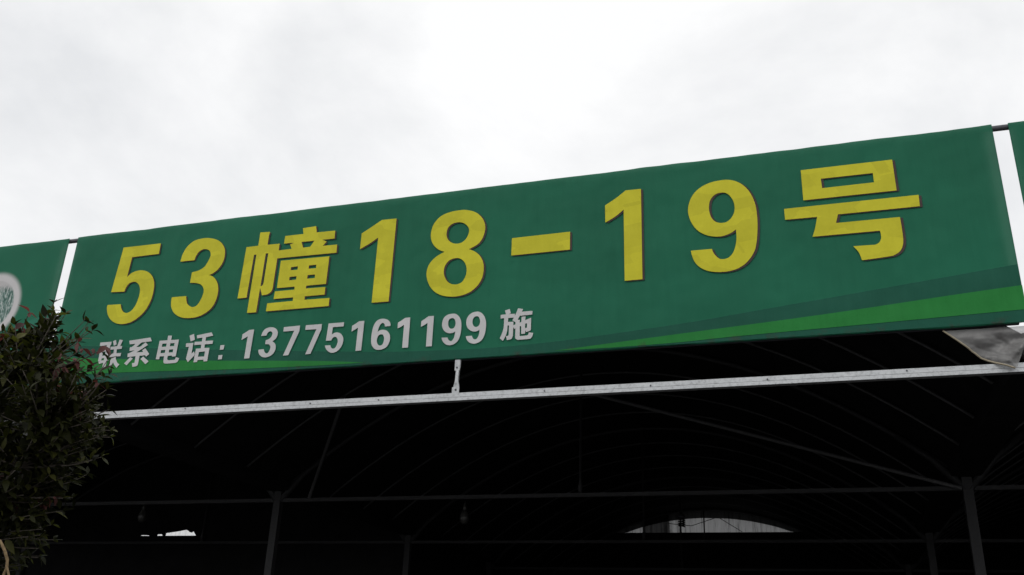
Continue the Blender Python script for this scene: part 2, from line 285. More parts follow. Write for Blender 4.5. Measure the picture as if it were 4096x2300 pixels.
SMALL={
'lian':['0.5452,0.3689! 0.6656,0.3683! 0.6676,0.3385! 0.6605,0.3378! 0.6596,0.2036! 0.6725,0.2048! 0.6707,0.1921! 0.6591,0.1886! 0.6551,0.1224! 0.6233,0.1221! 0.6231,0.1781! 0.5806,0.1694! 0.5632,0.1989! 0.561,0.3366! 0.5464,0.3376!',
 '0.5962,0.3385! 0.6226,0.3396! 0.6242,0.3064! 0.5965,0.3068!',
 '0.5966,0.281! 0.6238,0.2812! 0.6233,0.2435! 0.5969,0.2429!',
 '0.5968,0.2195! 0.6233,0.2207! 0.6223,0.2008! 0.5968,0.1996!',
 '0.6792,0.3722! 0.7092,0.381! 0.7252,0.3397! 0.6995,0.3271!',
 '0.666,0.3208! 0.736,0.3223! 0.747,0.3818! 0.7837,0.3743! 0.7677,0.3201! 0.7889,0.3209! 0.7896,0.2946! 0.7398,0.2929! 0.743,0.2567! 0.7945,0.2565! 0.7928,0.2268! 0.7444,0.2265! 0.7474,0.2141 0.7576,0.1923 0.7748,0.1686 0.7995,0.1516! 0.7761,0.123! 0.7465,0.1506 0.7293,0.1743! 0.714,0.1498 0.6774,0.1281! 0.6876,0.1769 0.6979,0.2017 0.7006,0.2242! 0.667,0.227! 0.6649,0.2556! 0.7109,0.2563! 0.709,0.2938! 0.6692,0.2942!'],
'xi':['0.8531,0.3637! 1.0714,0.3781! 1.0932,0.3425! 0.9884,0.3385! 0.942,0.3005! 0.9795,0.2993! 1.0291,0.3371! 1.0607,0.3108! 0.9537,0.2502! 1.023,0.2498! 1.011,0.2675! 1.0398,0.2825! 1.0913,0.227! 1.0653,0.2049! 1.0494,0.2185! 0.9942,0.2171! 0.9953,0.1464 0.991,0.13 0.9735,0.1227 0.9409,0.1219! 0.93,0.1547! 0.9496,0.1563 0.9555,0.1657 0.9534,0.2164! 0.8691,0.2128! 0.864,0.2454! 0.8826,0.2492! 0.9309,0.2715! 0.8782,0.2679! 0.8737,0.3009! 0.8959,0.3036! 0.9271,0.3299! 0.8669,0.3298!',
 '0.8979,0.2115! 0.9298,0.1968! 0.8777,0.1392! 0.8476,0.157!',
 '1.0341,0.2083! 1.0997,0.1608! 1.0727,0.1366! 1.0099,0.1875!'],
'dian':['1.2516,0.3818! 1.2911,0.3781! 1.2913,0.3394! 1.3703,0.3386! 1.3688,0.1874! 1.3311,0.1879! 1.3274,0.1978! 1.2867,0.1977! 1.2869,0.1727 1.2928,0.1613 1.3047,0.1572! 1.3547,0.1573! 1.3678,0.162 1.3724,0.1805! 1.4075,0.1691! 1.4017,0.1488 1.3907,0.1344 1.37,0.1288! 1.2857,0.1286! 1.266,0.1325 1.2534,0.1472 1.2497,0.1968! 1.2047,0.1975! 1.2053,0.1729! 1.1702,0.1741! 1.1728,0.3413! 1.2526,0.3399!',
 '1.2069,0.3116! 1.2505,0.3111! 1.2522,0.2823! 1.2083,0.2833!',
 '1.2887,0.3098! 1.3323,0.3096! 1.3333,0.2823! 1.2899,0.2834!',
 '1.2067,0.2537! 1.2501,0.2536! 1.2507,0.2259! 1.2079,0.2265!',
 '1.29,0.2532! 1.3299,0.2533! 1.3303,0.226! 1.2899,0.2267!'],
'hua':['1.4712,0.3664! 1.5141,0.3779! 1.5325,0.3243! 1.493,0.3117!',
 '1.4506,0.298! 1.5238,0.2979! 1.5237,0.2002! 1.5438,0.2201! 1.5566,0.1988! 1.5555,0.1843! 1.5021,0.1274! 1.4769,0.1606! 1.4854,0.2644! 1.4536,0.2649!',
 '1.5441,0.3634! 1.6879,0.3799! 1.7097,0.3491! 1.6408,0.3397! 1.6415,0.3068! 1.7164,0.3049! 1.7166,0.2761! 1.6413,0.2758! 1.6423,0.2438! 1.6925,0.242! 1.6925,0.1244! 1.657,0.124! 1.652,0.1406! 1.5963,0.1406! 1.5934,0.1244! 1.5585,0.1225! 1.5594,0.2428! 1.6065,0.2429! 1.6054,0.2756! 1.5357,0.2768! 1.5347,0.3055! 1.6061,0.3038! 1.6057,0.3377! 1.5537,0.3348!',
 '1.5948,0.2112! 1.6543,0.2127! 1.6546,0.1683! 1.5938,0.1695!'],
'colon':['1.7969,0.2568! 1.8361,0.2574! 1.8348,0.2179! 1.7974,0.2176!',
 '1.7947,0.1696! 1.8338,0.1703! 1.8331,0.1329! 1.7955,0.1326!'],
'd1':['1.9962,0.3395! 2.0291,0.3577 2.0563,0.3736! 2.1024,0.3743! 2.0975,0.1237! 2.0478,0.1242! 2.0501,0.3178! 2.0261,0.3045 1.9956,0.2908!'],
'd3':['2.1793,0.3112! 2.1872,0.3447 2.2082,0.3705 2.239,0.3813 2.2683,0.3818 2.2991,0.3724 2.3225,0.3537 2.3336,0.3285 2.3319,0.3015 2.3198,0.2754 2.2935,0.257! 2.3164,0.2406 2.3301,0.2182 2.3333,0.1912 2.3256,0.1623 2.3059,0.1396 2.2762,0.1256 2.2419,0.1219 2.2081,0.1327 2.1839,0.1556 2.1744,0.1777 2.1734,0.1934! 2.2239,0.1945! 2.2283,0.1795 2.2398,0.1627 2.2554,0.1557 2.269,0.1621 2.2801,0.184 2.2826,0.2053 2.2756,0.2219 2.2592,0.2338 2.2281,0.236! 2.2293,0.271! 2.2578,0.2798 2.2768,0.2987 2.2841,0.3212 2.278,0.338 2.2621,0.346 2.2464,0.3431 2.2352,0.3303 2.2293,0.3117!'],
'd7':['2.3831,0.3737! 2.5332,0.3764! 2.5335,0.3272! 2.4599,0.1269! 2.4113,0.1261! 2.4849,0.3349! 2.3842,0.335!'],
'd7b':['2.587,0.3746! 2.7344,0.3741! 2.7344,0.3259! 2.6623,0.1249! 2.615,0.1235! 2.6896,0.3332! 2.5875,0.3342!'],
'd5':['2.7947,0.3735! 2.9348,0.3733! 2.9342,0.3388! 2.8375,0.3389! 2.8364,0.2758! 2.8571,0.2888 2.8834,0.2909 2.911,0.2809 2.9315,0.2609 2.9438,0.2337 2.944,0.2022 2.9352,0.1715 2.9164,0.1441 2.8909,0.1262 2.8612,0.1204 2.8296,0.129 2.8048,0.149 2.7903,0.1709 2.786,0.187! 2.8341,0.1863! 2.8394,0.1728 2.8509,0.1589 2.8638,0.1554 2.8784,0.161 2.8899,0.1798 2.8962,0.2082 2.8936,0.2294 2.8817,0.2474 2.8655,0.2546 2.8495,0.2484 2.8364,0.2256! 2.7888,0.2268!'],
'd1b':['3.0099,0.337! 3.041,0.3545 3.0689,0.3722! 3.1149,0.3713! 3.1132,0.1231! 3.0629,0.1226! 3.0644,0.3183! 3.0385,0.3031 3.0099,0.2881!'],
'd6':['3.3485,0.3101! 3.3008,0.3098! 3.2966,0.3258 3.2887,0.3369 3.2748,0.3406 3.2621,0.3324 3.2507,0.311 3.2449,0.2879 3.2428,0.2685! 3.2592,0.2803 3.2859,0.2835 3.3135,0.2763 3.3368,0.2576 3.3515,0.2307 3.3552,0.1994 3.3493,0.1689 3.3322,0.1393 3.3044,0.1232 3.2675,0.1175 3.2344,0.1254 3.2093,0.1477 3.1954,0.1771 3.1908,0.2137 3.191,0.2579 3.196,0.302 3.2094,0.343 3.2314,0.3677 3.2603,0.3772 3.2931,0.3747 3.3213,0.3633 3.3407,0.3434 3.3482,0.3245',
 '3.2748,0.2461 3.2901,0.2403 3.3006,0.2214 3.3035,0.2005 3.2993,0.175 3.2877,0.1565 3.272,0.1524 3.2563,0.1612 3.2449,0.1814 3.2414,0.2023 3.2458,0.2253 3.2577,0.2414'],
'd1c':['3.4102,0.3328! 3.4407,0.35 3.4705,0.3693! 3.5137,0.369! 3.5153,0.1204! 3.4652,0.1205! 3.465,0.3116! 3.4402,0.2966 3.4119,0.2853!'],
'd1d':['3.6109,0.3302! 3.6398,0.3474 3.6685,0.3666! 3.7139,0.3661! 3.7143,0.117! 3.6655,0.1178! 3.664,0.3119! 3.6386,0.2958 3.6107,0.2832!'],
'd9':['3.8768,0.3717 3.9021,0.3644 3.9246,0.3432 3.9405,0.3139 3.9479,0.2783 3.9482,0.2331 3.9429,0.1884 3.9296,0.1514 3.9067,0.1272 3.8725,0.1148 3.8372,0.12 3.8113,0.139 3.7954,0.1644 3.79,0.1804! 3.8402,0.1792! 3.8485,0.1606 3.8633,0.1492 3.8772,0.1499 3.8901,0.168 3.8973,0.1917 3.9004,0.2245! 3.8801,0.2138 3.8556,0.2121 3.8267,0.2212 3.8022,0.244 3.7873,0.2801 3.7899,0.3186 3.8038,0.3493 3.8345,0.3681',
 '3.8704,0.3352 3.8868,0.3269 3.8971,0.3032 3.8987,0.2786 3.8912,0.2582 3.8778,0.2488 3.8601,0.2494 3.845,0.2652 3.838,0.2903 3.8399,0.3147 3.8511,0.3314'],
'd9b':['4.0735,0.3723 4.1019,0.3623 4.1256,0.3394 4.141,0.3086 4.1487,0.2733 4.1485,0.2284 4.1421,0.1842 4.1268,0.1477 4.104,0.1254 4.0668,0.1137 4.032,0.1202 4.0067,0.1391 3.9931,0.1641 3.9898,0.1788! 4.0391,0.1787! 4.047,0.1602 4.0615,0.1482 4.0786,0.1511 4.0913,0.1708 4.0969,0.1944 4.0981,0.2236! 4.0787,0.213 4.0545,0.2113 4.0263,0.221 4.0006,0.2448 3.9871,0.2788 3.9893,0.317 4.0051,0.3473 4.0354,0.3677',
 '4.0703,0.3351 4.0864,0.3268 4.0975,0.3016 4.0987,0.2772 4.0901,0.257 4.075,0.2478 4.0594,0.249 4.0447,0.264 4.0374,0.2889 4.0402,0.313 4.0515,0.3296'],
'shi':['4.2957,0.3636! 4.3347,0.3716! 4.3438,0.3372! 4.3264,0.3314! 4.3764,0.3301! 4.3783,0.3139! 4.4008,0.3718! 4.4405,0.3629! 4.4314,0.3424! 4.5148,0.3423! 4.5139,0.3128! 4.4161,0.3102! 4.4007,0.2802! 4.4172,0.2783! 4.4169,0.2546! 4.4298,0.2602! 4.4305,0.3023! 4.4617,0.3014! 4.4605,0.2722! 4.506,0.2886! 4.5066,0.196! 4.5004,0.1855 4.4705,0.1757! 4.4625,0.1905! 4.4611,0.1648! 4.432,0.1643! 4.4298,0.2293! 4.4186,0.2246! 4.4203,0.1563! 4.426,0.1483 4.4757,0.1491! 4.4873,0.1558 4.4911,0.1731! 4.5257,0.1657! 4.52,0.1426 4.5107,0.128 4.4938,0.1205 4.4054,0.1198! 4.3921,0.1278 4.3855,0.1413 4.3851,0.2117! 4.3761,0.2084! 4.3678,0.2252! 4.3668,0.1537! 4.3593,0.1345 4.3465,0.1266 4.3205,0.1241! 4.3122,0.1558! 4.33,0.1585 4.334,0.167! 4.3333,0.24! 4.3223,0.2404! 4.3197,0.1967 4.3123,0.1642 4.2901,0.1197! 4.2628,0.1425! 4.2789,0.1777 4.2911,0.2254 4.2923,0.301! 4.2637,0.2999! 4.2639,0.3297! 4.3066,0.3312!',
 '4.3248,0.2996! 4.3705,0.2998! 4.3581,0.2791! 4.3846,0.2604! 4.3835,0.2439! 4.3673,0.2385! 4.3669,0.2673! 4.3239,0.2678!',
 '4.4601,0.2435! 4.4758,0.2463! 4.4748,0.2105! 4.4608,0.2082!'],
}
PRINT={
'dark':['-0.2511,0.4037! 0.2641,0.361 1.1329,0.2786 1.8925,0.2117 2.6508,0.1501 3.2747,0.1022 3.6987,0.0841 4.151,0.0736 4.5778,0.0836 4.8908,0.1003 5.6306,0.1579 6.1938,0.2196 6.7312,0.2788 7.7953,0.4004! 7.798,0.0058! 0.0053,0.0063!'],
'lime_right':['4.656,0.0161! 4.7394,0.0202 5.6281,0.0829 6.5894,0.1506 7.393,0.2205 7.7984,0.2525! 7.7981,0.0872! 6.965,0.062 6.0447,0.0359 5.6119,0.0189 5.1222,0.0114!'],
'lime_left':['-0.0303,0.2751! 0.7629,0.2055 1.2215,0.1651 1.7653,0.1261 2.662,0.0673 3.1578,0.0236! 2.8023,0.023 2.1136,0.0356 1.7804,0.045 1.1819,0.0676 0.6803,0.0816 -0.0126,0.0877!'],
'pale_left':['-0.1246,0.6945! -0.2435,0.6697 -0.4305,0.6181 -0.6469,0.5607 -0.973,0.4659! -0.7962,-0.0606! -0.1399,0.0095!'],
}
TIPS=[(3.103,-3.027,3.090,0),(3.113,-2.954,3.062,0),(3.148,-3.038,3.020,0),(2.983,-2.925,3.026,0),(2.912,-2.972,3.078,1),(3.230,-2.952,3.016,2),(3.233,-2.928,3.016,2),(2.924,-3.043,2.988,0),(2.803,-2.969,2.986,0),(2.864,-3.039,2.932,1),(2.943,-2.938,3.024,0),(3.237,-3.013,2.900,2),(3.309,-3.037,2.879,1),(3.288,-2.982,2.867,1),(3.260,-2.891,2.899,1),(3.392,-2.953,2.881,1),(3.393,-2.928,2.823,0),(3.442,-2.981,2.722,2),(3.377,-2.942,2.713,1),(3.337,-3.046,2.789,1),(3.275,-3.074,2.808,0),(3.316,-3.135,2.717,0),(3.317,-3.005,2.681,0),(3.269,-2.996,2.622,0),(3.301,-2.884,2.652,0),(3.301,-2.763,2.636,2),(3.296,-2.793,2.701,2),(3.367,-2.815,2.543,0),(3.356,-2.950,2.585,0),(3.278,-3.004,2.517,0),(3.193,-3.083,2.501,0),(3.214,-2.697,2.417,2),(3.208,-2.723,2.471,2),(3.211,-2.849,2.501,0),(3.075,-2.714,2.347,2),(3.055,-2.775,2.210,0),(3.005,-2.762,2.140,0),(2.976,-2.814,2.239,0),(2.851,-2.729,2.209,1),(2.906,-2.837,2.236,0),(2.991,-2.660,2.420,2),(3.181,-3.179,2.711,0),(3.192,-3.110,2.825,0),(3.052,-3.146,2.799,0),(3.245,-3.174,2.619,0)]

# ------------------------------------------------------------------ ground
def sheet(name, x0, y0, x1, y1, z, mat):
    return tag(link(name, mesh(name, [(x0,y0,z),(x1,y0,z),(x1,y1,z),(x0,y1,z)], [(0,1,2,3)]), mat), kind='structure')
sheet('ground', -1500, -1500, 1500, 1500, 0, M_GROUND)
sheet('shed_floor', -16.0, 0.1, 15.8, 16.3, .004, M_FLOOR)

# ------------------------------------------------------------------ the shed (arched multi-span greenhouse frame)
ZR = lambda z: Z0 + z
CROWN, KQ = 1.48, 0.105
def roof_z(x):                       # x measured from the left gutter of an 8 m bay
    return ZR(CROWN - KQ*(x-4)**2)
TIE = ZR(-.29)
shed = empty('market_shed', (3.9, 0.1, 0))
tag(shed, 'dark arched steel shed with black film roof behind the green signs', 'shed')
ROWS = [0.10, 4.2, 8.3, 12.4, 16.4]
BAYS = [(-16.1, 8.3), (-8.1, 8.3), (-.1, 16.4), (7.9, 16.4)]

def arch_mesh(rad, n):
    pts = [(8*i/28, 0, roof_z(8*i/28)-Z0) for i in range(29)]
    pts[0] = (.16, 0, roof_z(.16)-Z0); pts[-1] = (7.84, 0, roof_z(7.84)-Z0)
    b = MB().tube(pts, rad, n); return mesh('arch', b.v, b.f, True)
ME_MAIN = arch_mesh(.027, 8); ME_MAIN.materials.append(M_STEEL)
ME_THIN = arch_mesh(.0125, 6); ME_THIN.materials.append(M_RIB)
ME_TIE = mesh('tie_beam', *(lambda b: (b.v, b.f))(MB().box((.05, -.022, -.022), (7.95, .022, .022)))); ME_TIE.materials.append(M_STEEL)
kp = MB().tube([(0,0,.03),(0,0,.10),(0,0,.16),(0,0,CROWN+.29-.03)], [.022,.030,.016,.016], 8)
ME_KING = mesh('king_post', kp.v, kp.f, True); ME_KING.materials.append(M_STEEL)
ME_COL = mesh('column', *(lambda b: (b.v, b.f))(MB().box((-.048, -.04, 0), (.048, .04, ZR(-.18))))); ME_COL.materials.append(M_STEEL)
hb = MB()
for s_ in (-1, 1):
    hb.tube([(s_*.02, 0, ZR(-.30)), (s_*.30, 0, roof_z(.30)-.02), (s_*.62, 0, roof_z(.62)-.012)], [.042, .036, .030], 8)
ME_HAUNCH = mesh('haunch_bracket', hb.v, hb.f, True); ME_HAUNCH.materials.append(M_STEEL)

for bx, yend in BAYS:
    for i, y in enumerate(ROWS):
        if y > yend + .01: continue
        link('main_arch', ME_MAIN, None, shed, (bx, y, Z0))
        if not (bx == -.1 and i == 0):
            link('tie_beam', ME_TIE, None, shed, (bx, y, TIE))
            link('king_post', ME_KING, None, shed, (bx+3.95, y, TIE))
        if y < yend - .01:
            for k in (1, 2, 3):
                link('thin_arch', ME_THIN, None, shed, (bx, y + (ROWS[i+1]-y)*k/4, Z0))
    # roof film over the arches
    def cover(u, v, bx=bx, yend=yend):
        x = 8*u; y0_ = .30-.22*((x-4)/4)**2; y = y0_ + (yend+.25-y0_)*v
        return (bx+x, y, roof_z(x)+.045+.008*math.sin(y*3.0+bx))
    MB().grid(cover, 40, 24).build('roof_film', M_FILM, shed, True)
    for px in (1.8, 4.0, 6.2):
        MB().tube([(bx+px, .40, roof_z(px)+.028), (bx+px, yend, roof_z(px)+.028)], .012, 6).build('purlin', M_FILM, shed)
for gx, yend in ((-16.1, 8.3), (-8.1, 8.3), (-.1, 16.4), (7.9, 16.4), (15.9, 16.4)):
    MB().box((gx-.12, .06, ZR(-.17)), (gx+.12, yend, ZR(-.13))).box((gx-.14, .06, ZR(-.17)), (gx-.12, yend, ZR(-.05))).box((gx+.12, .06, ZR(-.17)), (gx+.14, yend, ZR(-.05))).build('gutter', M_FILM, shed)
    for y in ROWS:
        if y > yend+.01: continue
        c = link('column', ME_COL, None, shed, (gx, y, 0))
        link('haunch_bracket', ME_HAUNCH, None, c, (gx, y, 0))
# truss diagonals seen under the roof
MB().tube([(3.98, 4.14, ZR(.89)), (7.84, 4.14, ZR(-.30))], .021, 10).build('diagonal_brace', M_RIB, shed)
MB().tube([(.36, 4.16, ZR(-.27)), (1.27, 3.12, ZR(.71))], .021, 10).build('diagonal_brace', M_RIB, shed)

# front chord: the bright galvanised bar and its short hanger
ch = MB()
y0, y1, zc = .0, .055, TIE
ch.box((-.05, y0+.004, zc-.002), (7.85, y1, zc+.029)).box((-.05, y0, zc-.030), (7.85, y1-.002, zc-.0055)).box((-.05, y0+.010, zc-.0055), (7.85, y1-.004, zc-.002))
bar = ch.build('front_bar', M_GALV, shed)
bar['label'] = 'bright galvanised steel bar across the dark opening'
for sx_ in (.62, 1.55, 2.71, 3.30, 4.62, 5.39, 6.18, 7.05):
    MB().tube([(sx_, .004, zc+.012+.006*math.sin(sx_*9)), (sx_, -.003, zc+.012+.006*math.sin(sx_*9))], .0055, 6).build('screw', M_DARKSTEEL, bar)
hg = MB()
hx, hy = 3.925, .02
secs = [(-.262, .026, .006), (-.215, .026, .007), (-.19, .020, .013), (-.165, .0145, .0145), (-.085, .0135, .0145), (-.07, .017, .010), (-.055, .020, .006), (.03, .020, .006)]
for z, a, b_ in secs:
    for j in range(12):
        an = 2*math.pi*j/12; ca, sa = math.cos(an), math.sin(an)
        hg.v.append((hx + a*math.copysign(abs(ca)**.6, ca) + .004*(z+.26)*8, hy + b_*math.copysign(abs(sa)**.6, sa), ZR(z)))
for i in range(len(secs)-1):
    for j in range(12): hg.f.append((i*12+j, i*12+(j+1)%12, (i+1)*12+(j+1)%12, (i+1)*12+j))
hgo = hg.build('hanger', M_GALV, shed, True)
hgo['label'] = 'short galvanised hanger with flattened bolted ends'
for z in (-.236, -.062):
    b = MB().tube([(hx+.002, hy-.006, ZR(z)), (hx+.002, hy-.017, ZR(z))], .008, 6)
    b.build('bolt', M_DARKSTEEL, hgo)
MB().box((hx-.028, hy-.012, ZR(-.262)), (hx+.028, hy-.0075, ZR(-.215))).build('bracket', M_GALV, hgo)
MB().box((hx-.016, hy-.013, ZR(-.085)), (hx+.024, hy-.0085, ZR(.0))).build('bracket', M_GALV, hgo)

# walls of film
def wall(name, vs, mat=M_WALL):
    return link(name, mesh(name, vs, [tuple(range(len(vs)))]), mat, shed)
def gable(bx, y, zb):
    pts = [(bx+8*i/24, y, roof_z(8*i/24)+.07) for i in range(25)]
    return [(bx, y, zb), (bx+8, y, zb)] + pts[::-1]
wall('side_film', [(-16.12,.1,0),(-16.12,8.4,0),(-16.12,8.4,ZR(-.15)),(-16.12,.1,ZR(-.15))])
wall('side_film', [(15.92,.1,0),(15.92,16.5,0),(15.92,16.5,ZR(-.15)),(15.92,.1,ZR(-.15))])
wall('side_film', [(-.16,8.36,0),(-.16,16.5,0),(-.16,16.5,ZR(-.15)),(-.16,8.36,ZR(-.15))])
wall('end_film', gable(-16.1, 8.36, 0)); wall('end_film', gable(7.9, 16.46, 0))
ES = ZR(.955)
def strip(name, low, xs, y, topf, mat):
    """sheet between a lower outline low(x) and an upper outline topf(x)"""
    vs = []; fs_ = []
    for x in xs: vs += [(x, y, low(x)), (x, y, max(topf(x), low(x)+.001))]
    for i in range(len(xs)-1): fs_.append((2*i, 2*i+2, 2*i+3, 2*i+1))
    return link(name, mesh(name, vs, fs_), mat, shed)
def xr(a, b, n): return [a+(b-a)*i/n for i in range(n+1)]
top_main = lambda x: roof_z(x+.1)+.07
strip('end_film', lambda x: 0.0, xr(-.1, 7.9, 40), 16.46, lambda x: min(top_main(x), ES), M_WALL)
o = strip('net_screen', lambda x: ES-.03, xr(1.6, 6.2, 30), 16.50, top_main, M_NET)
o['label'] = 'grey woven net with daylight behind, above the end wall'
def lens(x):
    t = (x-3.9)/1.95
    return ES + (ZR(1.29)-ES)*max(0, 1-abs(t)**2.1) + .012*noise.noise(Vector((x*2.3, 1, 0)))*(abs(t) < 1)
strip('net_screen', lambda x: ES-.02, xr(2.42, 3.02, 6), 16.49, top_main, M_NETM)
for a_, b_ in (((4.18,16.40,ZR(1.30)), (4.72,16.40,ES)), ((3.0,16.40,ZR(1.16)), (3.55,16.40,ZR(1.10))), ((3.55,16.40,ZR(1.10)), (4.18,16.40,ZR(1.30)))):
    MB().tube([a_, b_], .008, 5).build('wire', M_BLACK, shed)
strip('net_flap', lens, xr(1.2, 6.6, 54), 16.48, top_main, M_NETD)
# left bay ends at the second row; a torn opening shows white net
E2 = ZR(-.157)
wall('end_film', [(-8.1,8.36,0),(-.1,8.36,0),(-.1,8.36,E2),(-8.1,8.36,E2)])
tear = [(-8.1,-.165),(-5.54,-.165),(-5.52,-.146),(-5.36,-.148),(-5.34,-.165),(-5.17,-.165),(-5.165,-.134),(-5.08,-.130),(-5.05,-.165),(-4.99,-.165),(-4.984,-.112),(-4.75,-.085),(-4.557,-.055),(-4.505,-.075),(-4.49,-.093),(-4.434,-.106),(-4.401,-.084),(-4.328,-.165),(-.1,-.165)]
def tear_z(x):
    for (x0, z0), (x1, z1) in zip(tear, tear[1:]):
        if x0 <= x <= x1: return ZR(z0+(z1-z0)*(x-x0)/(x1-x0))
    return ZR(-.165)
strip('torn_film', tear_z, sorted([q[0] for q in tear]+xr(-8.0, -.2, 40)), 8.36, lambda x: roof_z(x+8.1)+.07, M_WALL)
o = wall('net_screen', [(-5.8,8.40,ZR(-.25)),(-4.2,8.40,ZR(-.25)),(-4.2,8.40,ZR(.1)),(-5.8,8.40,ZR(.1))], M_NETB)
o['label'] = 'bright white net showing through a torn opening'

# ------------------------------------------------------------------ signs
def spline(txt, sub=5):
    pts = []
    for t in txt.split():
        c = t.endswith('!'); a, b = t.rstrip('!').split(','); pts.append((Vector((float(a), float(b))), c))
    n = len(pts); out_ = []
    for i in range(n):
        p1, c1 = pts[i]; p2, c2 = pts[(i+1) % n]
        out_.append(p1)
        if c1 and c2: continue
        p0 = pts[i-1][0] if not c1 else p1 + (p1-p2)*.0
        p3 = pts[(i+2) % n][0] if not c2 else p2 + (p2-p1)*.0
        if c1: p0 = p1*2 - p2 if False else p1
        for k in range(1, sub):
            t = k/sub
            out_.append(.5*((2*p1) + (p2-p0)*t + (2*p0-5*p1+4*p2-p3)*t*t + (3*p1-p0-3*p2+p3)*t**3))
    return out_
def flat(name, contours, mat, parent, y, dx=0, dz=0, sub=5):
    cu_ = bpy.data.curves.new(name, 'CURVE'); cu_.dimensions = '2D'; cu_.fill_mode = 'BOTH'
    for c in contours:
        P = spline(c, sub); sp = cu_.splines.new('POLY'); sp.points.add(len(P)-1); sp.use_cyclic_u = True
        for q, pt in zip(P, sp.points): pt.co = (q.x+dx, q.y+dz, 0, 1)
    ob = bpy.data.objects.new('tmp', cu_); COL.objects.link(ob)
    dg = bpy.context.evaluated_depsgraph_get(); me = bpy.data.meshes.new_from_object(ob.evaluated_get(dg))
    bpy.data.objects.remove(ob); bpy.data.curves.remove(cu_)
    me.materials.clear()
    me.transform(Matrix(((1,0,0,0),(0,0,-1,y),(0,1,0,Z0),(0,0,0,1))))
    me.name = name
    return link(name, me, mat, parent)

SH = 1.4612
def canvas(x0, x1, mat, parent, seed):
    """stretched banner: flat face, edges rolled back over the frame, slightly uneven top and bottom hems"""
    nx, nz = 150, 26
    rx, rz, dep = .030, .012, .011
    b = MB()
    us = []
    for i in range(nx+1):
        u = i/nx; us.append(x0 + (x1-x0)*u)
    us = [x0 + rx*(1-math.cos(math.pi/2*k/6)) for k in range(6)] + [x0+rx+(x1-x0-2*rx)*k/nx for k in range(nx+1)] + [x1 - rx*(1-math.cos(math.pi/2*k/6)) for k in range(5, -1, -1)]
    vs = [rz*(1-math.cos(math.pi/2*k/4)) for k in range(4)] + [rz+(SH-2*rz)*k/nz for k in range(nz+1)] + [SH-rz*(1-math.cos(math.pi/2*k/4)) for k in range(3, -1, -1)]
    def yy(d, r, depth): 
        if d >= r: return 0
        t = 1-d/r; return depth*(1-math.sqrt(max(0, 1-t*t)))
    m_ = len(vs)
    for x in us:
        for z in vs:
            y = max(yy(min(x-x0, x1-x), rx, dep), yy(min(z, SH-z), rz, dep))
            hem = .006*noise.noise(Vector((x*2.1+seed, 0, 0))) + .0035*noise.noise(Vector((x*7+seed, 3, 0)))
            zz = z + (hem*(z/SH)**6 if z > SH/2 else 1.2*hem*(1-z/SH)**6)
            b.v.append((x, y, ZR(zz)))
    for i in range(len(us)-1):
        for j in range(m_-1):
            a = i*m_+j; b.f.append((a, a+m_, a+m_+1, a+1))
    return b.build('canvas', mat, parent, True)
def sign_frame(x0, x1, parent):
    b = MB(); a_, e_ = x0+.018, x1-.05
    b.box((a_, .030, ZR(.004)), (e_, .055, ZR(.034))).box((a_, .030, ZR(SH-.07)), (e_, .055, ZR(SH-.042)))
    n = 6
    for i in range(n+1):
        x = a_+(e_-a_-.03)*i/n
        b.box((x, .032, ZR(.035)), (x+.03, .053, ZR(SH-.071)))
    b.build('frame', M_DARKSTEEL, parent)
    # unseen board added to stop light through the canvas; inset lets edges glow
    MB().box((a_, .0565, ZR(.004)), (e_, .059, ZR(SH-.006))).build('light_block_board', M_DARKSTEEL, parent)

main = empty('sign_board', (3.9, 0, Z0))
tag(main, 'wide green sign with big yellow characters 53幢18-19号 and a white phone line', 'sign', 'green sign boards along the front')
canvas(0, 7.8, M_GREEN, main, 0); sign_frame(0, 7.8, main)
o = flat('printed_band', PRINT['dark'], M_BAND, main, -.002); o['label'] = 'dark green band along the lower edge'
o = flat('printed_stripe', PRINT['lime_right'], M_LIME, main, -.004); o['label'] = 'bright green stripe widening towards the right end'
o = flat('printed_stripe', PRINT['lime_left'], M_LIME, main, -.004); o['label'] = 'bright green stripe under the phone line'
NAMES = {'five': 'yellow digit 5', 'three': 'yellow digit 3', 'zhuang': 'yellow character 幢', 'one': 'yellow digit 1 before the 8', 'eight': 'yellow digit 8', 'dash': 'yellow dash', 'one_b': 'yellow digit 1 after the dash', 'nine': 'yellow digit 9', 'hao': 'yellow character 号'}
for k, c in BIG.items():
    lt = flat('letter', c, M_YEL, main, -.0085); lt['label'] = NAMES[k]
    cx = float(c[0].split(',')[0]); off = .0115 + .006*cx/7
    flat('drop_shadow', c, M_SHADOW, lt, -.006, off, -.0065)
for k, c in SMALL.items():
    lt = flat('small_letter', c, M_WHITE, main, -.0085, sub=4)

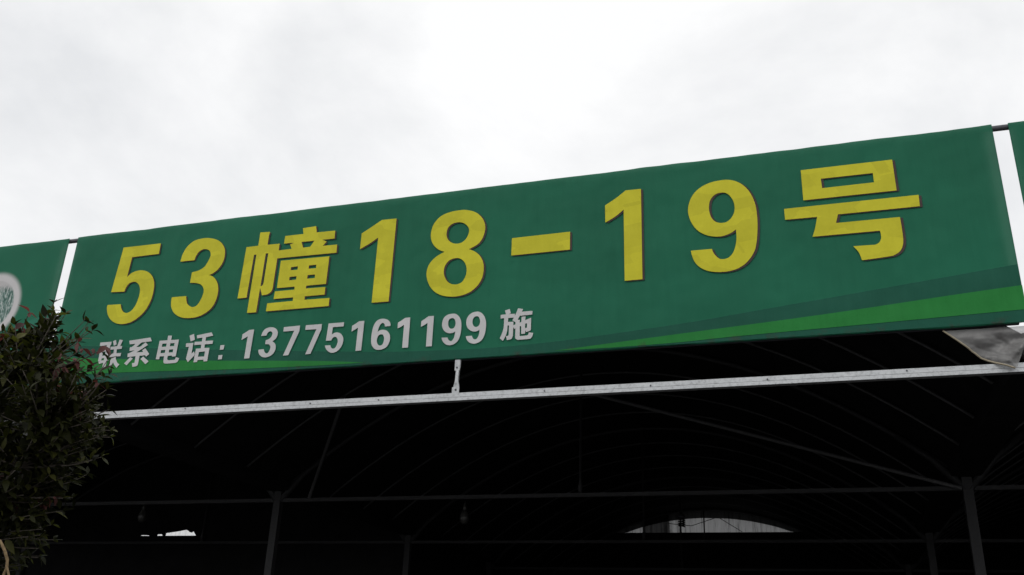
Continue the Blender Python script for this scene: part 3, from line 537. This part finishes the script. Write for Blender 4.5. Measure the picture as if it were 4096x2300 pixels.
left = empty('sign_board', (-4.0, 0, Z0))
tag(left, 'green sign at the left edge with a white-rimmed round tree picture', 'sign', 'green sign boards along the front')
def oval_mat():
    m, n, l, b = newmat('green_canvas_with_picture'); P = pos_node(n)
    sx = n.new('ShaderNodeSeparateXYZ'); l.new(P, sx.inputs[0])
    ax = mathn(n, l, 'SUBTRACT', sx.outputs['X'], -.833); az = mathn(n, l, 'SUBTRACT', sx.outputs['Z'], Z0+.835)
    r = mathn(n, l, 'SQRT', mathn(n, l, 'ADD', mathn(n, l, 'MULTIPLY', ax, ax), mathn(n, l, 'MULTIPLY', az, az)))
    big = noise_node(n, l, P, 1.3, 3)
    g = ramp(n, l, big, [(.3, tuple(c*.88 for c in GREEN)), (.7, tuple(c*1.12 for c in GREEN))])
    mp = n.new('ShaderNodeMapping'); mp.inputs['Rotation'].default_value = (0, R(-38), 0); mp.inputs['Scale'].default_value = (2.0, 1, .55); l.new(P, mp.inputs['Vector'])
    leafn = noise_node(n, l, mp.outputs[0], 26, 6, .72)
    pic = ramp(n, l, leafn, [(.36, (.015, .06, .045)), (.47, (.10, .20, .17)), (.53, (.33, .43, .40)), (.63, (.70, .72, .70))])
    skyf = n.new('ShaderNodeMapRange'); skyf.inputs[1].default_value = .13; skyf.inputs[2].default_value = .20
    l.new(mathn(n, l, 'ADD', az, mathn(n, l, 'MULTIPLY', mathn(n, l, 'SUBTRACT', leafn, .5), .18)), skyf.inputs[0])
    pic = mixc(n, l, skyf.outputs[0], pic, (.60, .58, .58))
    inn = n.new('ShaderNodeMapRange'); inn.inputs[1].default_value = .246; inn.inputs[2].default_value = .262; l.new(r, inn.inputs[0])
    c = mixc(n, l, inn.outputs[0], pic, (.70, .68, .68))
    ou = n.new('ShaderNodeMapRange'); ou.interpolation_type = 'SMOOTHSTEP'; ou.inputs[1].default_value = .298; ou.inputs[2].default_value = .36; l.new(r, ou.inputs[0])
    c = mixc(n, l, ou.outputs[0], c, g)
    l.new(c, b.inputs['Base Color']); b.inputs['Roughness'].default_value = .55; b.inputs['Specular IOR Level'].default_value = .15
    bump(n, l, b, [(noise_node(n, l, P, 2.4, 2), .05, .25)])
    see_through(n, l, b, .085)
    return m
canvas(-7.9, -.1, oval_mat(), left, 5); sign_frame(-7.9, -.1, left)
flat('printed_stripe', PRINT['pale_left'], M_PALE, left, -.002)
right = empty('sign_board', (11.8, 0, Z0))
tag(right, 'plain green sign cut off by the right edge beyond the narrow gap', 'sign', 'green sign boards along the front')
canvas(7.9, 15.7, M_GREEN, right, 9); sign_frame(7.9, 15.7, right)

rail = MB().tube([(-7.9, .032, ZR(SH-.020)), (15.7, .032, ZR(SH-.020))], .0205, 12).build('top_pipe', M_DARKSTEEL, None, True)
tag(rail, 'dark steel pipe joining the tops of the green signs across the gaps', 'pipe')

# ------------------------------------------------------------------ torn plastic film hanging from the sign's right end
fm, fn_, fl, fb = newmat('cloudy_plastic_film')
P = pos_node(fn_); ff = noise_node(fn_, fl, P, 9, 5)
fl.new(ramp(fn_, fl, ff, [(.35, (.19, .186, .182)), (.62, (.30, .296, .29))]), fb.inputs['Base Color'])
fb.inputs['Roughness'].default_value = .38
tp = fn_.new('ShaderNodeBsdfTransparent'); ms = fn_.new('ShaderNodeMixShader'); ms.inputs[0].default_value = .34
fl.new(fb.outputs[0], ms.inputs[1]); fl.new(tp.outputs[0], ms.inputs[2]); fl.new(ms.outputs[0], fn_['Material Output'].inputs[0])
LE = [(7.30, -.012), (7.40, -.115), (7.497, -.215), (7.60, -.275), (7.668, -.306)]
RE = [(8.02, -.012), (7.93, -.04), (7.80, -.10), (7.74, -.173), (7.681, -.298)]
def lerp_path(Pn, t):
    t *= len(Pn)-1; i = min(int(t), len(Pn)-2); f = t-i
    return Pn[i][0]+(Pn[i+1][0]-Pn[i][0])*f, Pn[i][1]+(Pn[i+1][1]-Pn[i][1])*f
def film(u, v):
    a = lerp_path(LE, v); b_ = lerp_path(RE, v)
    x = a[0]+(b_[0]-a[0])*u; z = a[1]+(b_[1]-a[1])*u
    fold = .030*math.sin(9.0*v + 2.2*u + 2.5*noise.noise(Vector((u*2, v*2, 4)))) + .02*noise.noise(Vector((x*11, z*13, 1))) + .02*math.sin(7*(u-.8*v))
    e_ = math.sin(math.pi*min(1, v*1.02))
    return (x, -.016 - .03*v + .055 - max(0, v-.75)*.30 - fold*e_ if v < .97 else -.022, ZR(z))
fs = empty('plastic_film', (7.66, 0, ZR(-.16)))
tag(fs, 'crumpled grey plastic film hanging from the sign down to the bright bar', 'plastic film')
def film_ok(u, v):
    a = film(u, v); y = a[1]; 
    y = .030 - .060*min(1, v*1.05)**2 - (.024*math.sin(9.5*v + 2.0*u) + .014*abs(math.sin(9*(u-.7*v)+1)) + .014*noise.noise(Vector((a[0]*14, a[2]*18, 1))) + .006*noise.noise(Vector((a[0]*40, a[2]*45, 2))))*math.sin(math.pi*v)
    return (a[0], y, a[2])
MB().grid(film_ok, 60, 60).build('sheet', fm, fs, True)
hem = [Vector(film_ok(0, t/24)) for t in range(25)]
MB().tube([q+Vector((0, -.004, 0)) for q in hem], .006, 6).build('hem', plain('yellowed_hem', (.34, .29, .20), .5, 20), fs, True)

# ------------------------------------------------------------------ lamps hanging in the shed
def lamp(x, y, ztop, zb, label, style):
    t = empty('hanging_lamp', (x, y, ztop)); tag(t, label, 'lamp', 'lamps hanging in the shed')
    MB().tube([(x, y, ztop), (x+.004, y, zb+.2)], .003, 5).build('cord', M_BLACK, t)
    MB().tube([(x+.004, y, zb+.2), (x+.004, y, zb+.15), (x+.004, y, zb+.11)], [.014, .022, .024], 10).build('socket', M_BLACK if style else M_BULB, t, True)
    if style == 1:    # spiral bulb
        pts = [(x+.004+.045*math.cos(a*.7), y+.045*math.sin(a*.7), zb+.09-.13*a/36) for a in range(37)]
        MB().tube(pts, .012, 6).build('bulb', M_BLACK, t, True)
        MB().tube([(x+.004, y, zb+.15), (x+.004, y, zb+.12), (x+.004, y, zb+.09)], [.03, .055, .06], 12).build('lamp_base', M_DARKSTEEL, t, True)
    else:
        prof = [(.11, .024), (.09, .035), (.06, .05), (.02, .056), (-.02, .045), (-.045, .02)]
        MB().tube([(x+.004, y, zb+h) for h, _ in prof], [r_ for _, r_ in prof], 12).build('bulb', M_BULB, t, True)
lamp(4.43, 8.3, roof_z(4.53)-.03, ZR(-.03), 'dark spiral bulb hanging before the grey net at the far end', 1)
lamp(2.44, 4.2, TIE, ZR(-.56), 'pale round bulb hanging from the middle tie beam', 0)
lamp(-2.15, 4.2, TIE, ZR(-.50), 'pale bulb hanging at the left above the torn opening', 0)

# ------------------------------------------------------------------ red-tipped evergreen tree
def leaf_mat(name, cols, trans):
    m, n, l, b = newmat(name)
    g = n.new('ShaderNodeNewGeometry')
    c = ramp(n, l, g.outputs['Random Per Island'], cols)
    l.new(c, b.inputs['Base Color']); b.inputs['Roughness'].default_value = .5; b.inputs['Specular IOR Level'].default_value = .2
    tr = n.new('ShaderNodeBsdfTranslucent'); l.new(mixc(n, l, 1.0, c, trans, 'MULTIPLY'), tr.inputs['Color'])
    ad = n.new('ShaderNodeMixShader'); ad.inputs[0].default_value = .3
    l.new(b.outputs[0], ad.inputs[1]); l.new(tr.outputs[0], ad.inputs[2]); l.new(ad.outputs[0], n['Material Output'].inputs[0])
    return m
M_LEAF = leaf_mat('green_leaf', [(0, (.009, .010, .004)), (.5, (.020, .022, .007)), (.80, (.046, .050, .014)), (1, (.12, .12, .033))], (1.3, 1.5, .6))  # palest tones paint highlights into the colour of some leaves
M_RED = leaf_mat('red_leaf', [(0, (.035, .012, .010)), (.5, (.10, .038, .034)), (1, (.30, .14, .13))], (1.2, .7, .6))

def leaf_mesh(w_, curl, fold, mat):
    vs = []; fs_ = []
    prof = [0, .55, .92, 1.0, .80, .42, 0]
    n = len(prof)-1
    for i, p_ in enumerate(prof):
        t = i/n; y = t; z = -curl*t*t + .05*math.sin(t*6)*curl
        h = w_*p_
        vs += [(-h, y, z+fold*h), (0, y, z), (h, y, z+fold*h)]
    for i in range(n):
        a = i*3; fs_ += [(a, a+1, a+4, a+3), (a+1, a+2, a+5, a+4)]
    me = mesh('leaf', vs, fs_, True); me.materials.append(mat); return me
LEAVES = {k: [leaf_mesh(w_, c, f, m) for w_, c, f in ((.21, .12, .25), (.23, .30, .35), (.18, .05, .15), (.22, .45, .3))] for k, m in ((0, M_LEAF), (1, M_RED))}
TB = Vector((1.95, -2.75, 0))
tree = empty('evergreen_tree', TB)
tag(tree, 'dark bushy evergreen with some reddish leaves at the lower left', 'tree')
fork = Vector((2.08, -2.78, 1.45))
MB().tube([TB, TB+Vector((.03, .0, .5)), TB+Vector((.09,-.02,1.0)), fork], [.05, .043, .038, .034], 10).build('trunk', M_BARK, tree, True)
limbs = []
limb_ends = [(2.95,-2.95,2.75),(2.75,-2.85,2.95),(3.1,-2.9,2.5),(2.85,-2.75,2.25),(2.4,-2.6,2.95),(2.2,-3.0,2.95),(1.7,-2.8,2.9),(1.5,-3.0,2.5),(1.9,-2.3,2.6),(2.75,-2.45,2.6),(2.0,-3.2,2.5),(1.6,-2.4,2.2)]
bm_b = MB()
for q in limb_ends:
    q = Vector(q); mid = fork.lerp(q, .5)+Vector((0, 0, -.06)) + Vector((rnd.uniform(-.05,.05), rnd.uniform(-.05,.05), 0))
    path = []
    for i in range(9):
        t = i/8; path.append((1-t)**2*fork + 2*t*(1-t)*mid + t*t*q)
    limbs.append(path)
    bm_b.tube(path, [.02-.0155*i/8 for i in range(9)], 6)
leaves = []     # (matrix, kind)
def twig(tip, kind, base=None, nleaf=None, size=1.0):
    tip = Vector(tip)
    if base is None:
        best = None
        for pth in limbs:
            for i in range(3, 9):
                dd = (pth[i]-tip).length + (0.25 if pth[i].z > tip.z else 0)
                if best is None or dd < best[0]: best = (dd, pth[i])
        base = best[1]
    d0 = tip-base; ln = d0.length
    if ln > .62: base = tip - d0*(.62/ln); d0 = tip-base; ln = .62
    if ln < .05: return
    ctrl = base.lerp(tip, .55) + Vector((rnd.uniform(-.12,.12), rnd.uniform(-.12,.12), rnd.uniform(-.10,.02)))*ln
    pth = [(1-t)**2*base + 2*t*(1-t)*ctrl + t*t*tip for t in [i/7 for i in range(8)]]
    bm_b.tube(pth, [.0056-.0040*i/7 for i in range(8)], 5)
    nl = nleaf or int(8 + ln*34)
    ph = rnd.uniform(0, 6.28)
    for i in range(nl):
        t = 1 - .85*(i/nl)**.9 if i > 2 else 1.0
        k = min(int(t*7), 6); f = t*7-k
        p_ = pth[k].lerp(pth[k+1], f); tg = (pth[k+1]-pth[k]).normalized()
        ph += 2.4
        a = tg.cross(Vector((.1, .2, 1))).normalized(); b_ = a.cross(tg)
        side = a*math.cos(ph) + b_*math.sin(ph)
        red = kind == 1 and i < nl*.62
        dirn = (tg*rnd.uniform(.35, .9) + side*rnd.uniform(.6, 1.0) + Vector((0, 0, rnd.uniform(-1.5,-.5) if red else rnd.uniform(-.1, .5)))).normalized()
        nrm = (Vector((0, 0, 1)) + side*rnd.uniform(-.4,.4) + Vector((rnd.uniform(-.5,.5), rnd.uniform(-.6,.3), 0))).normalized()
        xx = dirn.cross(nrm).normalized(); zz = xx.cross(dirn)
        sz = size*rnd.uniform(.040, .080)*(.75 if i < 3 else 1)
        m = Matrix((( xx.x*sz, dirn.x*sz, zz.x*sz, p_.x), (xx.y*sz, dirn.y*sz, zz.y*sz, p_.y), (xx.z*sz, dirn.z*sz, zz.z*sz, p_.z), (0,0,0,1)))
        leaves.append((m, 1 if red else 0))
for x, y, z, k in TIPS:
    for _ in range(3 if k == 0 else 1):
        twig((x-abs(rnd.gauss(0, .07)), y+rnd.uniform(-.02, .14), z-abs(rnd.gauss(0, .07))), 0)
    if k == 1: twig((x, y, z), 1, nleaf=9)
    elif k == 2: twig((x, y, z), 0, nleaf=9)
    else: twig((x, y, z), 0)
def inside(q, shrink=1.0):
    for c, r in (((2.58,-2.78,2.55), (.60,.52,.50)), ((1.95,-2.8,2.62), (.62,.6,.5)), ((2.42,-2.75,2.12), (.55,.5,.40))):
        v = [(q[i]-c[i])/(r[i]*shrink) for i in range(3)]
        if v[0]**2+v[1]**2+v[2]**2 < 1: return True
    return False
cnt = 0
while cnt < 1150:
    q = Vector((rnd.uniform(1.2,3.2), rnd.uniform(-3.5,-2.1), rnd.uniform(1.7,3.2)))
    if not inside(q): continue
    if inside(q, .62) and rnd.random() < .72: continue
    twig(q, 1 if rnd.random() < .06 else 0); cnt += 1
bm_b.build('branches', M_BARK, tree, True)
def in_frame(m):
    v = m.translation-CAM; z = v.dot(cd); x = v.dot(cr)/z; y = v.dot(cu)/z
    return abs(x) < 2048/3673.5 and abs(y) < 1150/3673.5
vis = sorted([i for i, (m, k) in enumerate(leaves) if in_frame(m)], key=lambda i: (leaves[i][0].translation-CAM).length - (.25 if leaves[i][1] else 0))
near = set(vis[:300])
tinv = world_of(tree).inverted()
fol = {0: MB(), 1: MB()}
for i, (m, k) in enumerate(leaves):
    me = LEAVES[k][i % 4]
    if i in near:
        o = bpy.data.objects.new('leaf', me); COL.objects.link(o); o.parent = tree; o.matrix_parent_inverse = tinv
        o.matrix_basis = m
    else:
        b_ = fol[k]; k0 = len(b_.v)
        b_.v += [tuple(m @ v.co) for v in me.vertices]
        b_.f += [tuple(k0+j for j in p_.vertices) for p_ in me.polygons]
o = fol[0].build('foliage', M_LEAF, tree, True); o['kind'] = 'stuff'
if fol[1].v:
    o = fol[1].build('red_foliage', M_RED, tree, True); o['kind'] = 'stuff'

# dry stem drooping at the lower left corner
st = empty('dry_stem', (2.9, -2.95, 0))
tag(st, 'tan dry stem curving down and splitting at the bottom left corner', 'stem')
MB().tube([(2.88,-3.0,2.03),(2.95,-2.97,2.045),(3.025,-2.93,2.019),(3.04,-2.91,1.984),(3.049,-2.89,1.944),(3.044,-2.879,1.914),(3.028,-2.871,1.883),(2.98,-2.86,1.78),(2.93,-2.9,.9),(2.9,-2.95,0)], [.006,.0065,.007,.007,.0065,.006,.006,.006,.008,.01], 7).build('stalk', M_STEM, st, True)
MB().tube([(3.044,-2.885,1.925),(3.049,-2.864,1.884),(3.06,-2.85,1.80),(3.02,-2.87,1.5)], [.005,.005,.0045,.004], 7).build('offshoot', M_STEM, st, True)
